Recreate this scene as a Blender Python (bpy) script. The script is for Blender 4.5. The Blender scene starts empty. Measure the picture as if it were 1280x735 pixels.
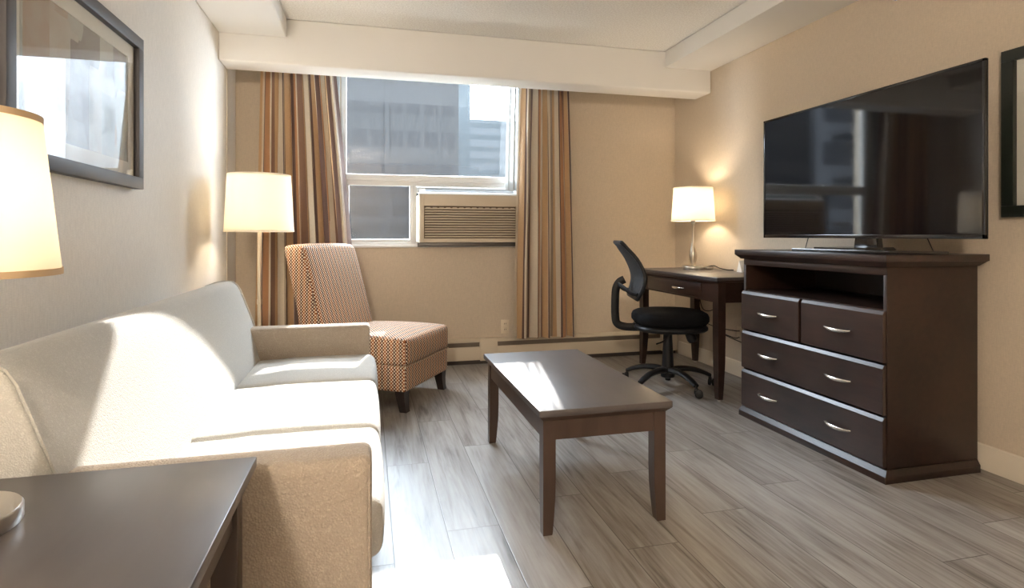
import bpy, bmesh, math, random
from mathutils import Vector, Matrix
random.seed(7)
PI = math.pi
SC = bpy.context.scene
COL = SC.collection

# ------------------------------------------------------------------ materials
def new_mat(name):
    m = bpy.data.materials.new(name); m.use_nodes = True
    nt = m.node_tree; b = nt.nodes['Principled BSDF']
    return m, nt, b
def N(nt, t, **kw):
    n = nt.nodes.new(t)
    for k, v in kw.items():
        if k.startswith('i_'):
            key = k[2:]
            key = int(key) if key.isdigit() else key.replace('_', ' ')
            n.inputs[key].default_value = v
        else: setattr(n, k, v)
    return n
def L(nt, a, b): nt.links.new(a, b)
def ramp(nt, stops, interp='LINEAR'):
    r = nt.nodes.new('ShaderNodeValToRGB'); e = r.color_ramp; e.interpolation = interp
    while len(e.elements) < len(stops): e.elements.new(0.5)
    for el, (p, c) in zip(e.elements, stops):
        el.position = p; el.color = (*c, 1) if len(c) == 3 else c
    return r
def simple(name, col, rough=.5, metal=0, spec=.5, coat=0, bump=0, bscale=200, noise=0, nscale=8):
    m, nt, b = new_mat(name)
    b.inputs['Base Color'].default_value = (*col, 1)
    b.inputs['Roughness'].default_value = rough
    b.inputs['Metallic'].default_value = metal
    b.inputs['Specular IOR Level'].default_value = spec
    b.inputs['Coat Weight'].default_value = coat
    b.inputs['Coat Roughness'].default_value = .15
    tc = N(nt, 'ShaderNodeTexCoord')
    if noise:
        n = N(nt, 'ShaderNodeTexNoise', i_Scale=nscale, i_Detail=4.)
        L(nt, tc.outputs['Object'], n.inputs['Vector'])
        r = ramp(nt, [(.3, tuple(c*(1-noise) for c in col)), (.7, tuple(min(1, c*(1+noise)) for c in col))])
        L(nt, n.outputs['Fac'], r.inputs['Fac']); L(nt, r.outputs['Color'], b.inputs['Base Color'])
    if bump:
        n2 = N(nt, 'ShaderNodeTexNoise', i_Scale=bscale, i_Detail=3.)
        L(nt, tc.outputs['Object'], n2.inputs['Vector'])
        bp = N(nt, 'ShaderNodeBump', i_Strength=bump, i_Distance=.002)
        L(nt, n2.outputs['Fac'], bp.inputs['Height']); L(nt, bp.outputs['Normal'], b.inputs['Normal'])
    return m
def wallpaper(name, col):
    m, nt, b = new_mat(name)
    tc = N(nt, 'ShaderNodeTexCoord')
    mp = N(nt, 'ShaderNodeMapping'); mp.inputs['Scale'].default_value = (60, 60, 400)
    L(nt, tc.outputs['Object'], mp.inputs['Vector'])
    n = N(nt, 'ShaderNodeTexNoise', i_Scale=1., i_Detail=3.); L(nt, mp.outputs['Vector'], n.inputs['Vector'])
    mp2 = N(nt, 'ShaderNodeMapping'); mp2.inputs['Scale'].default_value = (300, 300, 30)
    L(nt, tc.outputs['Object'], mp2.inputs['Vector'])
    n2 = N(nt, 'ShaderNodeTexNoise', i_Scale=1., i_Detail=2.); L(nt, mp2.outputs['Vector'], n2.inputs['Vector'])
    mx = N(nt, 'ShaderNodeMath', operation='ADD'); L(nt, n.outputs['Fac'], mx.inputs[0]); L(nt, n2.outputs['Fac'], mx.inputs[1])
    hf = N(nt, 'ShaderNodeMath', operation='MULTIPLY', i_1=.5); L(nt, mx.outputs[0], hf.inputs[0])
    r = ramp(nt, [(.3, tuple(c*.88 for c in col)), (.7, tuple(min(1, c*1.08) for c in col))])
    L(nt, hf.outputs[0], r.inputs['Fac']); L(nt, r.outputs['Color'], b.inputs['Base Color'])
    bp = N(nt, 'ShaderNodeBump', i_Strength=.35, i_Distance=.0015); L(nt, hf.outputs[0], bp.inputs['Height'])
    L(nt, bp.outputs['Normal'], b.inputs['Normal'])
    b.inputs['Roughness'].default_value = .62; b.inputs['Specular IOR Level'].default_value = .3
    return m
def wood(name, c1, c2, axis=(1, 18, 18), rough=.38, coat=.08, spec=.38):
    m, nt, b = new_mat(name)
    tc = N(nt, 'ShaderNodeTexCoord')
    mp = N(nt, 'ShaderNodeMapping'); mp.inputs['Scale'].default_value = axis
    L(nt, tc.outputs['Object'], mp.inputs['Vector'])
    n = N(nt, 'ShaderNodeTexNoise', i_Scale=2.2, i_Detail=6., i_Roughness=.6, i_Distortion=.5)
    L(nt, mp.outputs['Vector'], n.inputs['Vector'])
    n2 = N(nt, 'ShaderNodeTexNoise', i_Scale=2.5, i_Detail=3.); L(nt, tc.outputs['Object'], n2.inputs['Vector'])
    mx = N(nt, 'ShaderNodeMath', operation='MULTIPLY_ADD', i_1=.6); L(nt, n2.outputs['Fac'], mx.inputs[0])
    h = N(nt, 'ShaderNodeMath', operation='MULTIPLY', i_1=.4); L(nt, n.outputs['Fac'], h.inputs[0]); L(nt, h.outputs[0], mx.inputs[2])
    r = ramp(nt, [(.35, c1), (.65, c2)])
    L(nt, mx.outputs[0], r.inputs['Fac']); L(nt, r.outputs['Color'], b.inputs['Base Color'])
    b.inputs['Roughness'].default_value = rough; b.inputs['Coat Weight'].default_value = coat
    b.inputs['Coat Roughness'].default_value = .25; b.inputs['Specular IOR Level'].default_value = spec
    return m
def weave(name, col, scale=260, strength=.6, rough=.9, var=.12):
    m, nt, b = new_mat(name)
    tc = N(nt, 'ShaderNodeTexCoord')
    v = N(nt, 'ShaderNodeTexVoronoi', i_Scale=float(scale), feature='F1'); L(nt, tc.outputs['Object'], v.inputs['Vector'])
    n = N(nt, 'ShaderNodeTexNoise', i_Scale=scale*.35, i_Detail=3.); L(nt, tc.outputs['Object'], n.inputs['Vector'])
    a = N(nt, 'ShaderNodeMath', operation='ADD'); L(nt, v.outputs['Distance'], a.inputs[0]); L(nt, n.outputs['Fac'], a.inputs[1])
    r = ramp(nt, [(.4, tuple(min(1, c*(1+var)) for c in col)), (1., tuple(c*(1-var) for c in col))])
    L(nt, a.outputs[0], r.inputs['Fac']); L(nt, r.outputs['Color'], b.inputs['Base Color'])
    bp = N(nt, 'ShaderNodeBump', i_Strength=strength, i_Distance=.0028, invert=True)
    L(nt, a.outputs[0], bp.inputs['Height']); L(nt, bp.outputs['Normal'], b.inputs['Normal'])
    b.inputs['Roughness'].default_value = rough; b.inputs['Specular IOR Level'].default_value = .15
    b.inputs['Sheen Weight'].default_value = .15 if col[0] > .1 else 0.
    return m
def floor_mat():
    m, nt, b = new_mat('vinyl_planks')
    M = lambda op, a=None, bb=None, c=None: (lambda n: n)(mathn(nt, op, a, bb, c))
    tc = N(nt, 'ShaderNodeTexCoord'); sp = N(nt, 'ShaderNodeSeparateXYZ'); L(nt, tc.outputs['Object'], sp.inputs[0])
    x = mathn(nt, 'DIVIDE', mathn(nt, 'SUBTRACT', sp.outputs[0], .081), .19)
    ci = mathn(nt, 'FLOOR', x); xf = mathn(nt, 'FRACT', x)
    odd = mathn(nt, 'MULTIPLY', mathn(nt, 'FRACT', mathn(nt, 'MULTIPLY', ci, .5)), 1.01)
    off = mathn(nt, 'ADD', mathn(nt, 'ADD', mathn(nt, 'MULTIPLY', ci, .08), odd), .223)
    y = mathn(nt, 'DIVIDE', mathn(nt, 'SUBTRACT', sp.outputs[1], off), 1.22)
    ri = mathn(nt, 'FLOOR', y); yf = mathn(nt, 'FRACT', y)
    cmb = N(nt, 'ShaderNodeCombineXYZ'); L(nt, ci, cmb.inputs[0]); L(nt, ri, cmb.inputs[1])
    wn = N(nt, 'ShaderNodeTexWhiteNoise', noise_dimensions='3D'); L(nt, cmb.outputs[0], wn.inputs['Vector'])
    # grooves
    ex = mathn(nt, 'MULTIPLY', mathn(nt, 'MINIMUM', xf, mathn(nt, 'SUBTRACT', 1., xf)), .19)
    ey = mathn(nt, 'MULTIPLY', mathn(nt, 'MINIMUM', yf, mathn(nt, 'SUBTRACT', 1., yf)), 1.22)
    e = mathn(nt, 'MINIMUM', ex, ey)
    g = N(nt, 'ShaderNodeMapRange', i_1=.0006, i_2=.0022); L(nt, e, g.inputs[0])
    # grain coordinate
    add = N(nt, 'ShaderNodeVectorMath', operation='MULTIPLY_ADD')
    L(nt, wn.outputs['Color'], add.inputs[0]); add.inputs[1].default_value = (7, 9, 5); L(nt, tc.outputs['Object'], add.inputs[2])
    mp = N(nt, 'ShaderNodeMapping'); mp.inputs['Scale'].default_value = (9, .9, 1); L(nt, add.outputs[0], mp.inputs['Vector'])
    n1 = N(nt, 'ShaderNodeTexNoise', i_Scale=1.5, i_Detail=7., i_Roughness=.62, i_Distortion=1.2); L(nt, mp.outputs['Vector'], n1.inputs['Vector'])
    mp2 = N(nt, 'ShaderNodeMapping'); mp2.inputs['Scale'].default_value = (75, 3.5, 1); L(nt, add.outputs[0], mp2.inputs['Vector'])
    n2 = N(nt, 'ShaderNodeTexNoise', i_Scale=1., i_Detail=4., i_Distortion=.4); L(nt, mp2.outputs['Vector'], n2.inputs['Vector'])
    s = mathn(nt, 'ADD', mathn(nt, 'MULTIPLY', n1.outputs['Fac'], .62), mathn(nt, 'MULTIPLY', n2.outputs['Fac'], .38))
    s = mathn(nt, 'ADD', s, mathn(nt, 'MULTIPLY', mathn(nt, 'SUBTRACT', wn.outputs['Value'], .5), .10))
    r = ramp(nt, [(.33, (.10, .085, .072)), (.43, (.215, .193, .172)), (.54, (.295, .275, .255)), (.70, (.375, .36, .34))])
    L(nt, s, r.inputs['Fac'])
    mix = N(nt, 'ShaderNodeMix', data_type='RGBA'); mix.inputs['A'].default_value = (.07, .055, .045, 1)
    L(nt, g.outputs[0], mix.inputs['Factor']); L(nt, r.outputs['Color'], mix.inputs['B'])
    L(nt, mix.outputs['Result'], b.inputs['Base Color'])
    hh = mathn(nt, 'ADD', mathn(nt, 'MULTIPLY', n2.outputs['Fac'], .25), g.outputs[0])
    bp = N(nt, 'ShaderNodeBump', i_Strength=.3, i_Distance=.0012); L(nt, hh, bp.inputs['Height']); L(nt, bp.outputs['Normal'], b.inputs['Normal'])
    rr = N(nt, 'ShaderNodeMapRange', i_3=.27, i_4=.42); L(nt, n2.outputs['Fac'], rr.inputs[0]); L(nt, rr.outputs[0], b.inputs['Roughness'])
    b.inputs['Specular IOR Level'].default_value = .42
    return m
def mathn(nt, op, a=None, b=None, c=None):
    n = nt.nodes.new('ShaderNodeMath'); n.operation = op
    for i, v in enumerate((a, b, c)):
        if v is None: continue
        if isinstance(v, (int, float)): n.inputs[i].default_value = v
        else: nt.links.new(v, n.inputs[i])
    return n.outputs[0]
def curtain_mat():
    m, nt, b = new_mat('striped_curtain')
    uv = N(nt, 'ShaderNodeUVMap'); sp = N(nt, 'ShaderNodeSeparateXYZ'); L(nt, uv.outputs[0], sp.inputs[0])
    f = mathn(nt, 'FRACT', mathn(nt, 'DIVIDE', sp.outputs[0], .52))
    br, orr, cr, tp, gd, rs = (.13, .075, .06), (.48, .245, .115), (.68, .585, .455), (.37, .285, .21), (.54, .35, .19), (.27, .155, .105)
    st = [(0, tp), (.08, br), (.17, gd), (.26, cr), (.37, br), (.45, orr), (.56, cr), (.66, rs), (.74, gd), (.83, br), (.90, cr)]
    r = ramp(nt, st, 'CONSTANT'); L(nt, f, r.inputs['Fac'])
    tc = N(nt, 'ShaderNodeTexCoord')
    mp = N(nt, 'ShaderNodeMapping'); mp.inputs['Scale'].default_value = (900, 60, 1); L(nt, uv.outputs[0], mp.inputs['Vector'])
    n = N(nt, 'ShaderNodeTexNoise', i_Scale=1., i_Detail=2.); L(nt, mp.outputs['Vector'], n.inputs['Vector'])
    hs = N(nt, 'ShaderNodeHueSaturation'); L(nt, r.outputs['Color'], hs.inputs['Color'])
    mr = N(nt, 'ShaderNodeMapRange', i_3=.8, i_4=1.2); L(nt, n.outputs['Fac'], mr.inputs[0]); L(nt, mr.outputs[0], hs.inputs['Value'])
    L(nt, hs.outputs['Color'], b.inputs['Base Color'])
    b.inputs['Roughness'].default_value = .48; b.inputs['Sheen Weight'].default_value = .3
    b.inputs['Specular IOR Level'].default_value = .4
    tr = N(nt, 'ShaderNodeBsdfTranslucent'); L(nt, hs.outputs['Color'], tr.inputs['Color'])
    mx = N(nt, 'ShaderNodeMixShader', i_0=.18); L(nt, b.outputs[0], mx.inputs[1]); L(nt, tr.outputs[0], mx.inputs[2])
    L(nt, mx.outputs[0], nt.nodes['Material Output'].inputs['Surface'])
    return m
def armchair_mat():
    m, nt, b = new_mat('dotted_upholstery')
    uv = N(nt, 'ShaderNodeUVMap'); sp = N(nt, 'ShaderNodeSeparateXYZ'); L(nt, uv.outputs[0], sp.inputs[0])
    p = .0205
    a = mathn(nt, 'SINE', mathn(nt, 'MULTIPLY', mathn(nt, 'ADD', sp.outputs[0], sp.outputs[1]), PI/p*1.0))
    c = mathn(nt, 'SINE', mathn(nt, 'MULTIPLY', mathn(nt, 'SUBTRACT', sp.outputs[0], sp.outputs[1]), PI/p*1.0))
    pr = mathn(nt, 'ADD', mathn(nt, 'MULTIPLY', a, a), mathn(nt, 'MULTIPLY', c, c))
    mr = N(nt, 'ShaderNodeMapRange', i_1=1.12, i_2=1.30); L(nt, pr, mr.inputs[0])
    row = mathn(nt, 'FRACT', mathn(nt, 'DIVIDE', sp.outputs[0], p*2))
    n = N(nt, 'ShaderNodeTexNoise', i_Scale=3.); L(nt, uv.outputs[0], n.inputs['Vector'])
    bg = ramp(nt, [(0, (.30, .10, .03)), (.5, (.105, .045, .032))], 'CONSTANT'); L(nt, row, bg.inputs['Fac'])
    mx = N(nt, 'ShaderNodeMix', data_type='RGBA'); L(nt, mr.outputs[0], mx.inputs['Factor'])
    L(nt, bg.outputs['Color'], mx.inputs['A']); mx.inputs['B'].default_value = (.74, .64, .50, 1)
    L(nt, mx.outputs['Result'], b.inputs['Base Color'])
    bp = N(nt, 'ShaderNodeBump', i_Strength=.35, i_Distance=.0015); L(nt, mr.outputs[0], bp.inputs['Height']); L(nt, bp.outputs['Normal'], b.inputs['Normal'])
    b.inputs['Roughness'].default_value = .8; b.inputs['Specular IOR Level'].default_value = .2
    return m
def shade_mat():
    m, nt, b = new_mat('lampshade_fabric')
    b.inputs['Base Color'].default_value = (.88, .86, .80, 1); b.inputs['Roughness'].default_value = .9
    tr = N(nt, 'ShaderNodeBsdfTranslucent'); tr.inputs['Color'].default_value = (.95, .91, .82, 1)
    mx = N(nt, 'ShaderNodeMixShader', i_0=.5); L(nt, b.outputs[0], mx.inputs[1]); L(nt, tr.outputs[0], mx.inputs[2])
    L(nt, mx.outputs[0], nt.nodes['Material Output'].inputs['Surface'])
    return m
def glass_mat(name, dust, streak=True, tint=(1, 1, 1)):
    m, nt, b = new_mat(name); nt.nodes.remove(b)
    t = N(nt, 'ShaderNodeBsdfTransparent'); t.inputs[0].default_value = (*tint, 1)
    g = N(nt, 'ShaderNodeBsdfGlossy', i_Roughness=.01)
    ge = N(nt, 'ShaderNodeNewGeometry'); dp = N(nt, 'ShaderNodeVectorMath', operation='DOT_PRODUCT')
    L(nt, ge.outputs['Normal'], dp.inputs[0]); L(nt, ge.outputs['Incoming'], dp.inputs[1])
    om = mathn(nt, 'SUBTRACT', 1., mathn(nt, 'ABSOLUTE', dp.outputs['Value']))
    fr = mathn(nt, 'MULTIPLY_ADD', mathn(nt, 'POWER', om, 5.), .96, .04)
    mx = N(nt, 'ShaderNodeMixShader'); L(nt, fr, mx.inputs[0]); L(nt, t.outputs[0], mx.inputs[1]); L(nt, g.outputs[0], mx.inputs[2])
    out = mx
    if dust:
        d = N(nt, 'ShaderNodeBsdfTranslucent'); d.inputs[0].default_value = (.8, .85, .9, 1)
        tc = N(nt, 'ShaderNodeTexCoord')
        mp = N(nt, 'ShaderNodeMapping'); mp.inputs['Scale'].default_value = (9, 1, 1.6) if streak else (5, 5, 5)
        L(nt, tc.outputs['Object'], mp.inputs['Vector'])
        n = N(nt, 'ShaderNodeTexNoise', i_Scale=3., i_Detail=8., i_Roughness=.7); L(nt, mp.outputs['Vector'], n.inputs['Vector'])
        n3 = N(nt, 'ShaderNodeTexNoise', i_Scale=55., i_Detail=3.); L(nt, tc.outputs['Object'], n3.inputs['Vector'])
        sm = mathn(nt, 'ADD', mathn(nt, 'MULTIPLY', n.outputs['Fac'], .65), mathn(nt, 'MULTIPLY', n3.outputs['Fac'], .35))
        mr = N(nt, 'ShaderNodeMapRange', i_1=.35, i_2=.72, i_3=dust*.35, i_4=dust*1.9); L(nt, sm, mr.inputs[0])
        m2 = N(nt, 'ShaderNodeMixShader'); L(nt, mr.outputs[0], m2.inputs[0]); L(nt, out.outputs[0], m2.inputs[1]); L(nt, d.outputs[0], m2.inputs[2])
        out = m2
    L(nt, out.outputs[0], nt.nodes['Material Output'].inputs['Surface'])
    return m
def sheer_mat():
    m, nt, b = new_mat('sheer_fabric'); nt.nodes.remove(b)
    t = N(nt, 'ShaderNodeBsdfTransparent')
    d = N(nt, 'ShaderNodeBsdfDiffuse'); d.inputs[0].default_value = (.80, .82, .82, 1)
    tl = N(nt, 'ShaderNodeBsdfTranslucent'); tl.inputs[0].default_value = (.22, .235, .235, 1)
    m1 = N(nt, 'ShaderNodeMixShader', i_0=.5); L(nt, d.outputs[0], m1.inputs[1]); L(nt, tl.outputs[0], m1.inputs[2])
    m2 = N(nt, 'ShaderNodeMixShader', i_0=.86); L(nt, t.outputs[0], m2.inputs[1]); L(nt, m1.outputs[0], m2.inputs[2])
    L(nt, m2.outputs[0], nt.nodes['Material Output'].inputs['Surface'])
    return m
def art_mat(name, cols, seed):
    m, nt, b = new_mat(name)
    tc = N(nt, 'ShaderNodeTexCoord')
    mp = N(nt, 'ShaderNodeMapping'); mp.inputs['Scale'].default_value = (1, 6.5, 2.6); mp.inputs['Location'].default_value = (0, seed, seed*.3)
    L(nt, tc.outputs['Object'], mp.inputs['Vector'])
    v = N(nt, 'ShaderNodeTexVoronoi', i_Scale=1.3, distance='CHEBYCHEV'); v.inputs['Randomness'].default_value = .8
    L(nt, mp.outputs['Vector'], v.inputs['Vector'])
    sp = N(nt, 'ShaderNodeSeparateColor'); L(nt, v.outputs['Color'], sp.inputs[0])
    n = N(nt, 'ShaderNodeTexNoise', i_Scale=9., i_Detail=6.); L(nt, tc.outputs['Object'], n.inputs['Vector'])
    s = mathn(nt, 'ADD', mathn(nt, 'MULTIPLY', sp.outputs[0], .8), mathn(nt, 'MULTIPLY', n.outputs['Fac'], .25))
    k = len(cols); r = ramp(nt, [(i/(k-1), c) for i, c in enumerate(cols)]); L(nt, s, r.inputs['Fac'])
    L(nt, r.outputs['Color'], b.inputs['Base Color']); b.inputs['Roughness'].default_value = .7
    return m
def facade_mat(name, wall, glass, sx, sz, wx=.6, wz=.6, lit=None, rough=.5):
    m, nt, b = new_mat(name)
    tc = N(nt, 'ShaderNodeTexCoord'); sp = N(nt, 'ShaderNodeSeparateXYZ'); L(nt, tc.outputs['Object'], sp.inputs[0])
    h = mathn(nt, 'ADD', sp.outputs[0], sp.outputs[1])
    a = mathn(nt, 'LESS_THAN', mathn(nt, 'FRACT', mathn(nt, 'DIVIDE', h, sx)), wx)
    c = mathn(nt, 'LESS_THAN', mathn(nt, 'FRACT', mathn(nt, 'DIVIDE', sp.outputs[2], sz)), wz)
    f = mathn(nt, 'MULTIPLY', a, c)
    n = N(nt, 'ShaderNodeTexNoise', i_Scale=.35, i_Detail=5.); L(nt, tc.outputs['Object'], n.inputs['Vector'])
    f2 = mathn(nt, 'MULTIPLY', f, mathn(nt, 'ADD', n.outputs['Fac'], .3))
    mx = N(nt, 'ShaderNodeMix', data_type='RGBA'); L(nt, f2, mx.inputs['Factor'])
    mx.inputs['A'].default_value = (*wall, 1); mx.inputs['B'].default_value = (*glass, 1)
    L(nt, mx.outputs['Result'], b.inputs['Base Color']); b.inputs['Roughness'].default_value = rough; b.inputs['Specular IOR Level'].default_value = .0
    return m

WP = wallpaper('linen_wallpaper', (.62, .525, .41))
WP_LIT = wallpaper('window_lit_linen_wallpaper', (.81, .77, .71))  # same wallpaper made paler: window light on the left wall put into its colour
CEIL = simple('white_ceiling_paint', (.86, .845, .81), .8)
POP = simple('popcorn_ceiling', (.92, .90, .865), .95, bump=1., bscale=95, noise=.12, nscale=95)
TRIM = simple('cream_trim', (.70, .63, .52), .45)
FLOOR = floor_mat()
ESP = wood('espresso_wood', (.007, .0035, .0026), (.032, .0145, .009), (14, 2, 14))
ESPH = wood('espresso_drawer_wood', (.009, .005, .004), (.040, .019, .0135), (14, 2, 14), rough=.36, spec=.55)
TOPW = wood('espresso_tabletop', (.048, .040, .039), (.070, .060, .058), (10, 1.5, 10), rough=.40, coat=.3, spec=.8)
TBLW = wood('walnut_brown_wood', (.038, .023, .017), (.066, .041, .031), (10, 10, 1.5), rough=.38)
NOOK = simple('dark_nook_wood', (.018, .011, .010), .45)
CHROME = simple('brushed_nickel', (.78, .74, .68), .24, 1)
LAMPM = simple('satin_nickel', (.56, .50, .42), .36, 1)
BASEM = simple('satin_steel', (.66, .63, .59), .28, 1)
POLEM = simple('champagne_metal', (.80, .70, .55), .35, .85)
BLK = simple('black_plastic', (.007, .007, .008), .45, spec=.35)
BLKG = simple('black_gloss', (.006, .006, .007), .12, coat=.5)
BLKF = weave('black_seat_fabric', (.006, .006, .007), 500, .3, .85)
MESHM = simple('black_mesh_fabric', (.010, .010, .011), .7, bump=.8, bscale=500)
SCREEN = simple('glossy_screen', (.006, .005, .006), .05, spec=.42)
SOFA = weave('oatmeal_upholstery', (.56, .55, .515), 300, .4)
SOFA_SHADED = weave('oatmeal_shaded_upholstery', (.42, .355, .285), 200, .8)  # sofa fabric darkened to tan: dim warm shade on the arms put into colour
WHITE = simple('white_painted_aluminium', (.80, .81, .80), .35)
AC = simple('beige_appliance_plastic', (.62, .53, .41), .5)
ACD = simple('grille_recess', (.16, .115, .075), .7)
HEAT = simple('beige_enamel', (.60, .52, .405), .4)
DARKGAP = simple('dark_gap', (.05, .04, .035), .6)
PLATE = simple('ivory_plate', (.74, .64, .49), .35)
FRAME = simple('dark_grey_frame', (.060, .055, .057), .5)
FRAMEB = simple('black_frame', (.012, .016, .012), .35)
MATB = simple('cream_mat_board', (.72, .70, .62), .8)
CUR = curtain_mat(); CHAIRM = armchair_mat(); SHADE = shade_mat(); SHEER = sheer_mat()
SHTRIM = simple('shade_trim', (.62, .45, .27), .8)
GLASS = glass_mat('dusty_window_glass', .0030); PGLASS = glass_mat('picture_glass', 0)
ARTL = art_mat('abstract_panels', [(.16, .15, .12), (.30, .30, .24), (.14, .10, .075), (.42, .42, .36), (.34, .23, .14), (.36, .38, .33), (.22, .2, .17)], 3.7)
ARTR = art_mat('pale_abstract', [(.60, .58, .50), (.66, .63, .55), (.55, .52, .45)], 1.2)
BULB = simple('frosted_bulb', (.9, .88, .8), .5)
PAPER = simple('white_card', (.85, .85, .82), .6)
LEGB = simple('black_brown_leg', (.022, .014, .012), .3, coat=.3)

# ------------------------------------------------------------------ mesh helpers
def box(bm, x0, x1, y0, y1, z0, z1, bev=0, seg=2, M=None):
    r = bmesh.ops.create_cube(bm, size=1)
    vs = r['verts']
    for v in vs:
        v.co = Vector((x0+(v.co.x+.5)*(x1-x0), y0+(v.co.y+.5)*(y1-y0), z0+(v.co.z+.5)*(z1-z0)))
    if M is not None: bmesh.ops.transform(bm, matrix=M, verts=vs)
    if bev:
        es = list({e for v in vs for e in v.link_edges})
        bmesh.ops.bevel(bm, geom=es, offset=bev, segments=seg, profile=.5, affect='EDGES', clamp_overlap=True)
def samples(h, r, mid):
    a = [h-r+r*t for t in (.0, .4, .75, 1.)]
    m = [-(h-r)+2*(h-r)*i/mid for i in range(1, mid)]
    return [-x for x in reversed(a)]+m+a
def rbox(bm, x0, x1, y0, y1, z0, z1, r, mid=6, fn=None, M=None):
    """rounded box, fn(p, n) deforms world point p with normalised n in -1..1"""
    c = Vector(((x0+x1)/2, (y0+y1)/2, (z0+z1)/2)); h = Vector(((x1-x0)/2, (y1-y0)/2, (z1-z0)/2))
    r = min(r, min(h)*.98)
    S = [samples(h[i], r, mid) for i in range(3)]
    cache = {}
    def vert(i, j, k):
        key = (i, j, k)
        if key in cache: return cache[key]
        p = Vector((S[0][i], S[1][j], S[2][k]))
        q = Vector(tuple(max(-(h[a]-r), min(h[a]-r, p[a])) for a in range(3)))
        d = p-q
        if d.length > 1e-9: p = q+d.normalized()*r
        n = Vector(tuple(p[a]/h[a] for a in range(3)))
        w = p+c
        if fn: w = fn(w, n)
        if M is not None: w = M@w
        cache[key] = bm.verts.new(w); return cache[key]
    n = [len(s)-1 for s in S]
    def face(a, b, cc, d, flip):
        f = [a, b, cc, d]
        if flip: f.reverse()
        try: bm.faces.new(f)
        except ValueError: pass
    for i in range(n[0]):
        for j in range(n[1]):
            for k, fl in ((0, True), (n[2], False)):
                face(vert(i, j, k), vert(i+1, j, k), vert(i+1, j+1, k), vert(i, j+1, k), fl)
    for i in range(n[0]):
        for k in range(n[2]):
            for j, fl in ((0, False), (n[1], True)):
                face(vert(i, j, k), vert(i+1, j, k), vert(i+1, j, k+1), vert(i, j, k+1), fl)
    for j in range(n[1]):
        for k in range(n[2]):
            for i, fl in ((0, True), (n[0], False)):
                face(vert(i, j, k), vert(i, j+1, k), vert(i, j+1, k+1), vert(i, j, k+1), fl)
def lathe(bm, prof, c=(0, 0, 0), seg=32, M=None, cap=True):
    rings = []
    for r, z in prof:
        ring = []
        for i in range(seg):
            a = 2*PI*i/seg; p = Vector((c[0]+r*math.cos(a), c[1]+r*math.sin(a), c[2]+z))
            ring.append(bm.verts.new(M@p if M is not None else p))
        rings.append(ring)
    for a, b in zip(rings, rings[1:]):
        for i in range(seg):
            bm.faces.new([a[i], a[(i+1) % seg], b[(i+1) % seg], b[i]])
    if cap:
        bm.faces.new(list(reversed(rings[0]))); bm.faces.new(rings[-1])
def tube(bm, pts, r, seg=10, cap=True, flat=1.):
    pts = [Vector(p) for p in pts]; rings = []
    rs = r if isinstance(r, (list, tuple)) else [r]*len(pts)
    up = Vector((0, 0, 1)); prev = None
    for i, p in enumerate(pts):
        t = (pts[min(i+1, len(pts)-1)]-pts[max(i-1, 0)]).normalized()
        if prev is None:
            u = t.cross(up)
            if u.length < 1e-3: u = t.cross(Vector((0, 1, 0)))
        else: u = prev-t*prev.dot(t)
        u.normalize(); prev = u; w = t.cross(u)
        rings.append([bm.verts.new(p+u*math.cos(2*PI*k/seg)*rs[i]+w*math.sin(2*PI*k/seg)*rs[i]*flat) for k in range(seg)])
    for a, b in zip(rings, rings[1:]):
        for k in range(seg): bm.faces.new([a[k], b[k], b[(k+1) % seg], a[(k+1) % seg]])
    if cap: bm.faces.new(rings[0]); bm.faces.new(list(reversed(rings[-1])))
def smooth_path(pts, n=6):
    P = [Vector(p) for p in pts]; P = [P[0]*2-P[1]]+P+[P[-1]*2-P[-2]]; out = []
    for i in range(1, len(P)-2):
        for k in range(n):
            t = k/n; a, b, c, d = P[i-1:i+3]
            out.append(.5*((2*b)+(c-a)*t+(2*a-5*b+4*c-d)*t*t+(-a+3*b-3*c+d)*t**3))
    return out+[P[-2]]
def prism(bm, poly, axis, a0, a1, bev=0, seg=3):
    """extrude 2D polygon; axis 'x': poly=(y,z); 'y': (x,z); 'z': (x,y)"""
    def P(u, v, a): return {'x': (a, u, v), 'y': (u, a, v), 'z': (u, v, a)}[axis]
    A = [bm.verts.new(P(u, v, a0)) for u, v in poly]; B = [bm.verts.new(P(u, v, a1)) for u, v in poly]
    fs = [bm.faces.new(A), bm.faces.new(list(reversed(B)))]
    n = len(poly)
    for i in range(n): fs.append(bm.faces.new([A[i], B[i], B[(i+1) % n], A[(i+1) % n]]))
    bmesh.ops.recalc_face_normals(bm, faces=fs)
    if bev:
        es = list(set(fs[0].edges) | set(fs[1].edges))
        bmesh.ops.bevel(bm, geom=es, offset=bev, segments=seg, profile=.5, affect='EDGES', clamp_overlap=True)
def box_uv(me):
    uvl = me.uv_layers.new(name='UVMap')
    for p in me.polygons:
        n = p.normal; a = max(range(3), key=lambda i: abs(n[i]))
        for li in p.loop_indices:
            c = me.vertices[me.loops[li].vertex_index].co
            uvl.data[li].uv = {0: (c.y, c.z), 1: (c.x, c.z), 2: (c.x, c.y)}[a]
def finish(name, bm, mat, parent=None, sharp=38, uv=False, recalc=True, flat=False):
    if recalc: bmesh.ops.recalc_face_normals(bm, faces=bm.faces[:])
    me = bpy.data.meshes.new(name)
    if parent is not None:
        root = parent
        while root.parent: root = root.parent
        if not root.get('_local'): bmesh.ops.translate(bm, vec=-root.location, verts=bm.verts[:])
    bm.to_mesh(me); bm.free()
    if not flat:
        for p in me.polygons: p.use_smooth = True
        me.set_sharp_from_angle(angle=math.radians(sharp))
    if uv: box_uv(me)
    me.materials.append(mat)
    o = bpy.data.objects.new(name, me); COL.objects.link(o)
    if parent is not None: o.parent = parent
    return o
def B(): return bmesh.new()
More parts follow.
